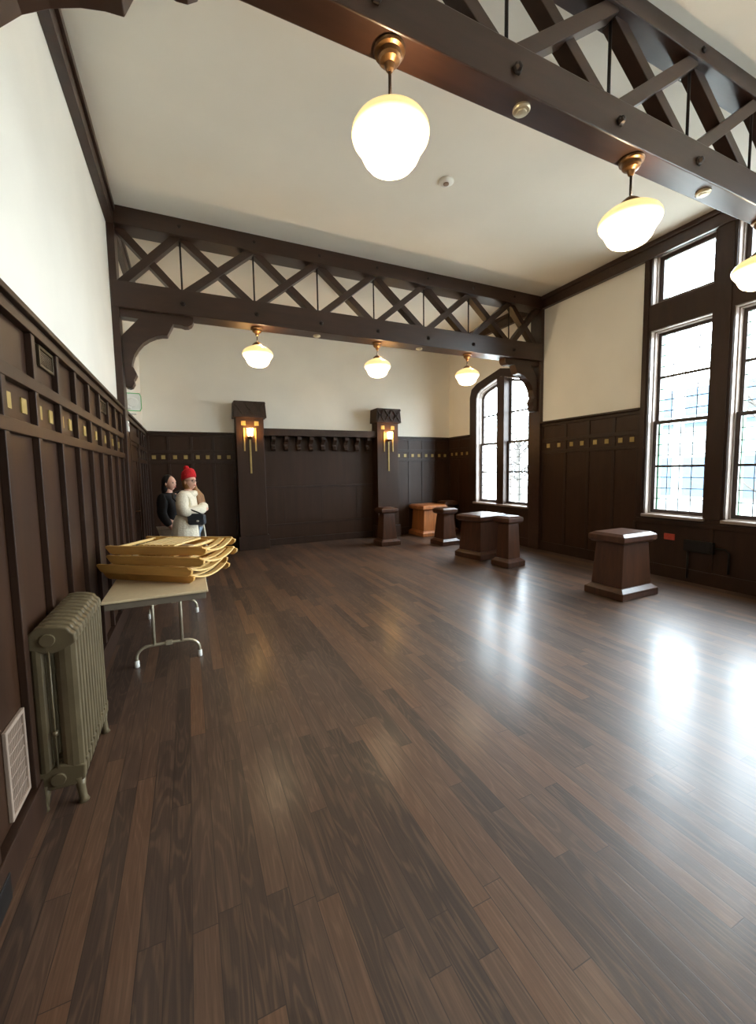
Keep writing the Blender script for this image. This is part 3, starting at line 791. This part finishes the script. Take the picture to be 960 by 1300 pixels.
# ------------------------------------------------------------------ people
def skin_mesh(name, chains, mat, parent, root_pt=None, sub=2):
    """chains: list of [(x,y,z,r), ...]; a chain whose first point repeats an earlier point joins there. One continuous surface."""
    pts = []; rad = []; edg = []
    def idx(p):
        for i, q in enumerate(pts):
            if (Vector(q) - Vector(p[:3])).length < 1e-5: return i
        pts.append(tuple(p[:3])); rad.append(p[3]); return len(pts) - 1
    for ch in chains:
        prev = None
        for p in ch:
            i = idx(p)
            if prev is not None: edg.append((prev, i))
            prev = i
    me = bpy.data.meshes.new(name); me.from_pydata(pts, edg, [])
    o = bpy.data.objects.new(name, me); COL.objects.link(o)
    sm = o.modifiers.new('skin', 'SKIN'); sm.use_smooth_shade = True
    lay = me.skin_vertices[0] if len(me.skin_vertices) else None
    if lay is None:
        bm = bmesh.new(); bm.from_mesh(me); bm.verts.layers.skin.verify(); bm.to_mesh(me); bm.free(); lay = me.skin_vertices[0]
    for i, d in enumerate(lay.data):
        r_ = rad[i]; d.radius = (r_, r_) if not isinstance(r_, tuple) else r_
        d.use_root = (i == 0)
    ss = o.modifiers.new('sub', 'SUBSURF'); ss.levels = sub; ss.render_levels = sub
    dg = bpy.context.evaluated_depsgraph_get(); dg.update()
    m2 = bpy.data.meshes.new_from_object(o.evaluated_get(dg))
    bpy.data.objects.remove(o)
    m2.name = name
    for p in m2.polygons: p.use_smooth = True
    m2.materials.clear(); m2.materials.append(M[mat])
    n = bpy.data.objects.new(name, m2); COL.objects.link(n)
    if parent is not None: n.parent = parent
    return n

def hand(base, d, side, s=1.0):
    """five bent fingers rooted in a palm; d: direction, side: thumb direction. Returns chains"""
    b = Vector(base[:3]); d = Vector(d).normalized(); t = Vector(side); t = (t - d * t.dot(d)).normalized(); nrm = d.cross(t)
    palm = b + d * .055 * s
    ch = [[base, tuple(palm) + (.026 * s,)]]
    for k, (o_, ln) in enumerate(((-.027, .062), (-.009, .075), (.009, .08), (.027, .072))):
        r1 = palm + d * .03 * s + t * o_ * s; r2 = r1 + d * ln * .5 * s - nrm * .008; r3 = r2 + d * ln * .4 * s - nrm * .024
        ch.append([tuple(palm) + (.026 * s,), tuple(r1) + (.0095 * s,), tuple(r2) + (.0085 * s,), tuple(r3) + (.0075 * s,)])
    q1 = b + d * .03 * s + t * .035 * s; q2 = q1 + d * .035 * s + t * .022 * s
    ch.append([base, tuple(q1) + (.0115 * s,), tuple(q2) + (.009 * s,)])
    return ch

def head_mesh(mb, c, s):
    """a head with brow, nose, lips, chin and ears, looking along +x"""
    prof = 26; m = 22
    vs = []
    for i in range(m + 1):
        ph = math.pi * i / m
        for q in range(prof):
            t = 2 * math.pi * q / prof
            x, y, z = math.sin(ph) * math.cos(t), math.sin(ph) * math.sin(t), math.cos(ph)
            X, Y, Z = .096 * x, .074 * y, .115 * z
            if z < 0: X *= 1 - .18 * z * z * (1 if x < 0 else .25); Y *= 1 - .38 * z * z
            f = max(0, x)
            if f > .5:
                g = lambda zz, yy, wz, wy: math.exp(-((Z - zz) / wz) ** 2 - ((Y - yy) / wy) ** 2)
                X += .020 * g(-.016, 0, .016, .013) + .010 * g(.008, 0, .02, .010) + .006 * g(-.052, 0, .008, .022) + .008 * g(-.09, 0, .018, .024)
                X += .005 * g(.03, 0, .010, .05) - .008 * g(.006, .03, .012, .016) - .008 * g(.006, -.03, .012, .016)
            vs.append((c[0] + X * s, c[1] + Y * s, c[2] + Z * s))
    fs = [(i * prof + q, i * prof + (q + 1) % prof, (i + 1) * prof + (q + 1) % prof, (i + 1) * prof + q) for i in range(m) for q in range(prof)]
    mb.add(vs, fs)
    for sd in (-1, 1): mb.ell((c[0] - .008 * s, c[1] + sd * .074 * s, c[2] - .008 * s), (.018 * s, .009 * s, .030 * s), 10, 8)

def join_into(dst, src):
    """merge src's mesh data into dst (same local frame)"""
    bm = bmesh.new(); bm.from_mesh(dst.data); bm.from_mesh(src.data); bm.to_mesh(dst.data); bm.free()
    for p in dst.data.polygons: p.use_smooth = True
    bpy.data.objects.remove(src)

# local frame: facing +x, right side is -y, feet at z=0
def make_woman(loc, rz):
    root = thing('person', loc, 'person in a red knit hat and cream coat, arms crossed, facing right', 'person', None, rz)
    hc = (.035, 0, 1.435)
    chest = (0.0, 0, 1.18, .115)
    RA = [chest, (-.005, -.15, 1.245, .058), (.05, -.215, 1.01, .046), (.20, -.06, 1.03, .036), (.225, .05, 1.05, .026)]
    LA = [chest, (-.005, .15, 1.245, .058), (.07, .20, 1.02, .046), (.19, .05, 1.07, .036), (.15, -.06, 1.055, .026)]
    body = [[(0, 0, .83, .125), (0, 0, .98, .11), chest, (0, 0, 1.265, .075), (.012, 0, 1.33, .05), (.022, 0, 1.39, .05)],
            RA, LA,
            [(0, 0, .83, .125), (.015, -.085, .76, .085), (.025, -.09, .44, .056), (0, -.095, .09, .038), (.03, -.095, .035, .034), (.13, -.10, .03, .028)],
            [(0, 0, .83, .125), (.0, .085, .76, .085), (.01, .09, .44, .056), (-.02, .095, .09, .038), (.01, .095, .035, .034), (.11, .10, .03, .028)]]
    body += hand(RA[-1], (-.25, .9, .1), (.2, 0, 1)) + hand(LA[-1], (-.6, -.75, -.1), (.2, .1, 1), .85)
    b = skin_mesh('body', body, 'skin', root)
    hm = MB(); head_mesh(hm, (0, 0, 0), .98); h = hm.build('head_tmp', 'skin', None)
    h.data.transform(Matrix.Translation(hc) @ Matrix.Rotation(-.38, 4, 'Z') @ Matrix.Rotation(-.10, 4, 'Y'))
    join_into(b, h)
    HM = Matrix.Translation(hc) @ Matrix.Rotation(-.38, 4, 'Z') @ Matrix.Rotation(-.10, 4, 'Y')
    def hp(mb, name, mat, par=root, smooth=True):
        o = mb.build(name, mat, None, smooth=smooth); o.data.transform(HM); o.parent = par; return o
    for s in (-1, 1): hp(MB().ell((.083, s * .03, .008), (.010, .013, .008), 10, 8), 'eye', 'eye')
    hp(MB().ell((.094, 0, -.055), (.008, .021, .008), 12, 8), 'mouth', 'lip')
    g = MB()
    for s in (-1, 1): g.tube([(.102, s * .033 + .024 * math.cos(t), .004 + .02 * math.sin(t)) for t in (2 * math.pi * i / 14 for i in range(15))], .0022, 6).tube([(.10, s * .057, .01), (.0, s * .08, .012)], .002, 6)
    g.tube([(.102, -.010, .008), (.106, 0, .011), (.102, .010, .008)], .002, 6)
    hp(g, 'glasses', 'iron')
    hat = MB().lathe([(.098, .022), (.104, .03), (.105, .065), (.101, .07), (.098, .10), (.082, .135), (.05, .158), (.002, .166)], n=28)
    hat.v = [Vector((v.x * 1.02 - .008, v.y * .86, v.z + .018 + .09 * .22 * (v.x / .1))) for v in hat.v]
    ho = hp(hat, 'hat', 'redknit'); 
    hp(MB().ell((-.03, 0, .195), (.036, .036, .032), 14, 10), 'pompom', 'redknit', ho)
    # long hair: falls behind the neck and forward over the left shoulder
    hr = MB().ell((-.03, 0, -.02), (.082, .083, .105), 18, 12)
    o = hp(hr, 'hair', 'brownhair')
    hl = MB()
    for k in range(9):
        a = -.035 + k * .011
        hl.tube([(.03 + hc[0], .055 + a * .2, hc[2] - .02), (.075, .078 + a * .4, 1.33), (.125 + a * .4, .07 + a, 1.24), (.155 + a * .5, .05 + a, 1.13), (.175 + a * .5, .03 + a, 1.06)], [.02, .022, .02, .015, .006], 8)
    h2 = hl.build('hair_tmp', 'brownhair', None, smooth=True); join_into(o, h2)
    # coat
    cchest = (0, 0, 1.17, .155)
    coat = [[(0, 0, .84, .165), (0, 0, 1.0, .15), cchest, (0, 0, 1.27, .105), (.008, 0, 1.315, .078)],
            [cchest, (-.005, -.16, 1.24, .088), (.04, -.225, 1.03, .088), (.19, -.075, 1.045, .074), (.215, .04, 1.075, .066)],
            [cchest, (-.005, .16, 1.24, .088), (.06, .21, 1.03, .085), (.20, .055, 1.09, .072), (.16, -.05, 1.075, .056)]]
    skin_mesh('coat', coat, 'coat', root)
    n = 40; vs = []; fs = []; rows = [(.98, .150, .17), (.88, .19, .215), (.75, .205, .235), (.60, .215, .25), (.46, .22, .26)]
    for dr in (0, -.018):
        for z, rx, ry in rows:
            for q in range(n + 1):
                t = math.radians(25) + math.radians(310) * q / n
                wv = 1 + .035 * math.sin(q * 1.9) * (.95 - z) / .5
                vs.append(((rx + dr) * math.cos(t) * wv - .012, (ry + dr) * math.sin(t) * wv, z))
    k = n + 1; R_ = len(rows)
    for i in range(R_ - 1):
        for q in range(n):
            fs.append((i * k + q, i * k + q + 1, (i + 1) * k + q + 1, (i + 1) * k + q))
            o_ = R_ * k
            fs.append((o_ + i * k + q, o_ + (i + 1) * k + q, o_ + (i + 1) * k + q + 1, o_ + i * k + q + 1))
    for i in range(R_ - 1):
        for q in (0, n): fs.append((i * k + q, (i + 1) * k + q, R_ * k + (i + 1) * k + q, R_ * k + i * k + q))
    for q in range(n):
        for i in (0, R_ - 1): fs.append((i * k + q, i * k + q + 1, R_ * k + i * k + q + 1, R_ * k + i * k + q))
    MB().add(vs, fs).build('coat_skirt', 'coat', root, smooth=True, local=True)
    MB().lathe([(.11, 1.235), (.122, 1.26), (.115, 1.30), (.088, 1.318), (.066, 1.30)], (.008, 0, 0), 20).build('collar', 'coat', root, smooth=True, local=True)
    legs = [[(0, 0, .82, .115), (.045, -.075, .74, .090), (.048, -.09, .44, .066), (0, -.095, .10, .05)], [(0, 0, .82, .115), (.025, .075, .74, .090), (.023, .09, .44, .066), (-.02, .095, .10, .05)]]
    skin_mesh('jeans', legs, 'jeans', root)
    for x, y in ((.03, -.097), (.01, .097)):
        MB().prism([(x - .075, 0), (x + .15, 0), (x + .165, .03), (x + .11, .06), (x + .03, .10), (x - .06, .10)], 'y', y - .042, y + .042).build('shoe', 'shoe', root, bevel=.015, local=True)
    return root
PW_LOC, PW_R = (.70, 6.25, 0), -.45
make_woman(PW_LOC, PW_R)
def pl(x, y, z):
    c_, s_ = math.cos(PW_R), math.sin(PW_R)
    return (PW_LOC[0] + c_ * x - s_ * y, PW_LOC[1] + s_ * x + c_ * y, z)
bag = thing('shoulder_bag', pl(.19, -.17, .86), 'small dark grey shoulder bag hanging at the hip of red-hat person', 'bag', None, PW_R)
MB().prism([(-.10, .0), (.10, .0), (.115, .03), (.11, .13), (.08, .15), (-.08, .15), (-.11, .13), (-.115, .03)], 'y', -.04, .04).build('pouch', 'greyleather', bag, bevel=.018, local=True)
MB().prism([(-.105, .07), (.105, .07), (.112, .13), (.08, .156), (-.08, .156), (-.112, .13)], 'y', -.047, -.036).build('flap', 'greyleather', bag, bevel=.006, local=True)
MB().ell((.03, -.05, .055), (.02, .006, .014), 12, 8).build('clasp', 'white', bag, smooth=True, local=True)
st = MB().tube([(.10, .0, .13), (.03, -.03, .17), (-.10, -.055, .23), (-.22, -.055, .30), (-.31, .0, .36), (-.355, .08, .41), (-.355, .17, .44), (-.33, .26, .455)], .009, 8)
st.build('strap', 'black', bag, smooth=True, local=True)

def make_second(loc, rz):
    root = thing('person', loc, 'person with black hair in a black jacket, standing behind red-hat person', 'person', None, rz)
    hc = (.03, 0, 1.41)
    chest = (0, 0, 1.15, .115)
    RA = [chest, (-.005, -.15, 1.215, .056), (-.02, -.205, .97, .044), (.09, -.18, .79, .034), (.115, -.165, .755, .026)]
    LA = [chest, (-.005, .15, 1.215, .056), (-.02, .205, .97, .044), (.08, .18, .78, .034), (.10, .165, .745, .026)]
    body = [[(0, 0, .81, .125), (0, 0, .96, .11), chest, (0, 0, 1.235, .075), (.01, 0, 1.30, .05), (.02, 0, 1.365, .05)], RA, LA,
            [(0, 0, .81, .125), (.01, -.085, .74, .085), (.02, -.09, .43, .056), (0, -.095, .09, .038), (.03, -.095, .035, .034), (.13, -.10, .03, .028)],
            [(0, 0, .81, .125), (.0, .085, .74, .085), (.01, .09, .43, .056), (-.01, .095, .09, .038), (.02, .095, .035, .034), (.12, .10, .03, .028)]]
    body += hand(RA[-1], (.55, .25, -.75), (.5, .6, .3)) + hand(LA[-1], (.55, -.25, -.75), (.5, -.6, .3))
    b = skin_mesh('body', body, 'skin', root)
    HM = Matrix.Translation(hc) @ Matrix.Rotation(-.35, 4, 'Z')
    hm = MB(); head_mesh(hm, (0, 0, 0), .95); h = hm.build('head_tmp', 'skin', None); h.data.transform(HM); join_into(b, h)
    def hp(mb, name, mat):
        o = mb.build(name, mat, None, smooth=True); o.data.transform(HM); o.parent = root; return o
    for s in (-1, 1): hp(MB().ell((.080, s * .029, .008), (.010, .013, .007), 10, 8), 'eye', 'eye')
    hp(MB().ell((.091, 0, -.053), (.008, .02, .007), 12, 8), 'mouth', 'lip')
    hr = MB().ell((-.030, 0, .022), (.092, .082, .108), 18, 12).ell((-.055, 0, -.08), (.068, .085, .13), 16, 10).ell((-.065, 0, -.20), (.055, .09, .10), 16, 10)
    hp(hr, 'hair', 'blackhair')
    cch = (0, 0, 1.14, .15)
    skin_mesh('jacket', [[(0, 0, .84, .16), (0, 0, .97, .148), cch, (0, 0, 1.24, .10), (.005, 0, 1.29, .072)],
                         [cch, (-.005, -.155, 1.21, .08), (-.02, -.215, .98, .07), (.085, -.185, .80, .052)],
                         [cch, (-.005, .155, 1.21, .08), (-.02, .215, .98, .07), (.075, .185, .79, .052)]], 'jacket', root)
    skin_mesh('trousers', [[(0, 0, .80, .132), (.012, -.085, .72, .097), (.022, -.09, .43, .074), (0, -.095, .10, .058)], [(0, 0, .80, .132), (.003, .085, .72, .097), (.013, .09, .43, .074), (-.01, .095, .10, .058)]], 'beige', root)
    for x, y in ((.03, -.097), (.02, .097)):
        MB().prism([(x - .075, 0), (x + .15, 0), (x + .165, .03), (x + .11, .06), (x + .03, .10), (x - .06, .10)], 'y', y - .042, y + .042).build('shoe', 'shoe', root, bevel=.015, local=True)
make_second((.44, 6.72, 0), -.35)

# ------------------------------------------------------------------ outside the windows
struct(MB().box(W + .3, W + 60, -40, 60, -1.2, -1.0).build('ground', 'asphalt'))
def building(x, y0, y1, h, mat, label, nw):
    root = thing('building', (x, (y0 + y1) / 2, -1), label, 'building')
    MB().box(x, x + 6, y0, y1, -1, h).build('wall', mat, root)
    MB().box(x - .2, x + 6.2, y0 - .2, y1 + .2, h, h + .3).build('cornice', 'stone', root)
    for k in range(nw):
        for z in (.2, 3.2):
            yc = y0 + (y1 - y0) * (k + .5) / nw
            MB().box(x - .06, x + .02, yc - .6, yc + .6, z, z + 1.7).build('window', 'bluewall', root)
building(W + 14, 4.5, 13, 3.4, 'stone', 'pale building across the street seen through tall windows', 5)
def tree(x, y, h, label, seed):
    root = thing('street_tree', (x, y, -1), label, 'tree', 'bare trees outside')
    rnd = random.Random(seed)
    MB().tube([(x, y, -1), (x + .03, y + .04, .6), (x - .03, y + .1, h * .5)], [.11, .09, .07], 10).build('trunk', 'bark', root, smooth=True)
    br = MB()
    for k in range(22):
        z = .3 + (h - .6) * rnd.random() * .8; a = rnd.random() * 6.283; ln = .7 + rnd.random() * 1.1
        p = Vector((x, y + .06, min(z, h * .5))); q = p + Vector((math.cos(a) * ln * .5, math.sin(a) * ln * .5, ln * .4)); s_ = q + Vector((math.cos(a + .5) * ln * .5, math.sin(a + .5) * ln * .5, ln * .5))
        br.tube([p, q, s_], [.035, .022, .008], 6)
        for j in range(3):
            b_ = a + rnd.uniform(-1.2, 1.2); f_ = rnd.uniform(.2, .9); o_ = q.lerp(s_, f_)
            br.tube([o_, o_ + Vector((math.cos(b_) * .5, math.sin(b_) * .5, .35))], [.012, .004], 5)
    br.build('branches', 'bark', root, smooth=True)
tree(W + 5.0, 11.6, 4.6, 'bare tree outside the arched window', 3)
tree(W + 5.5, 4.2, 4.6, 'bare tree outside the tall windows', 5)
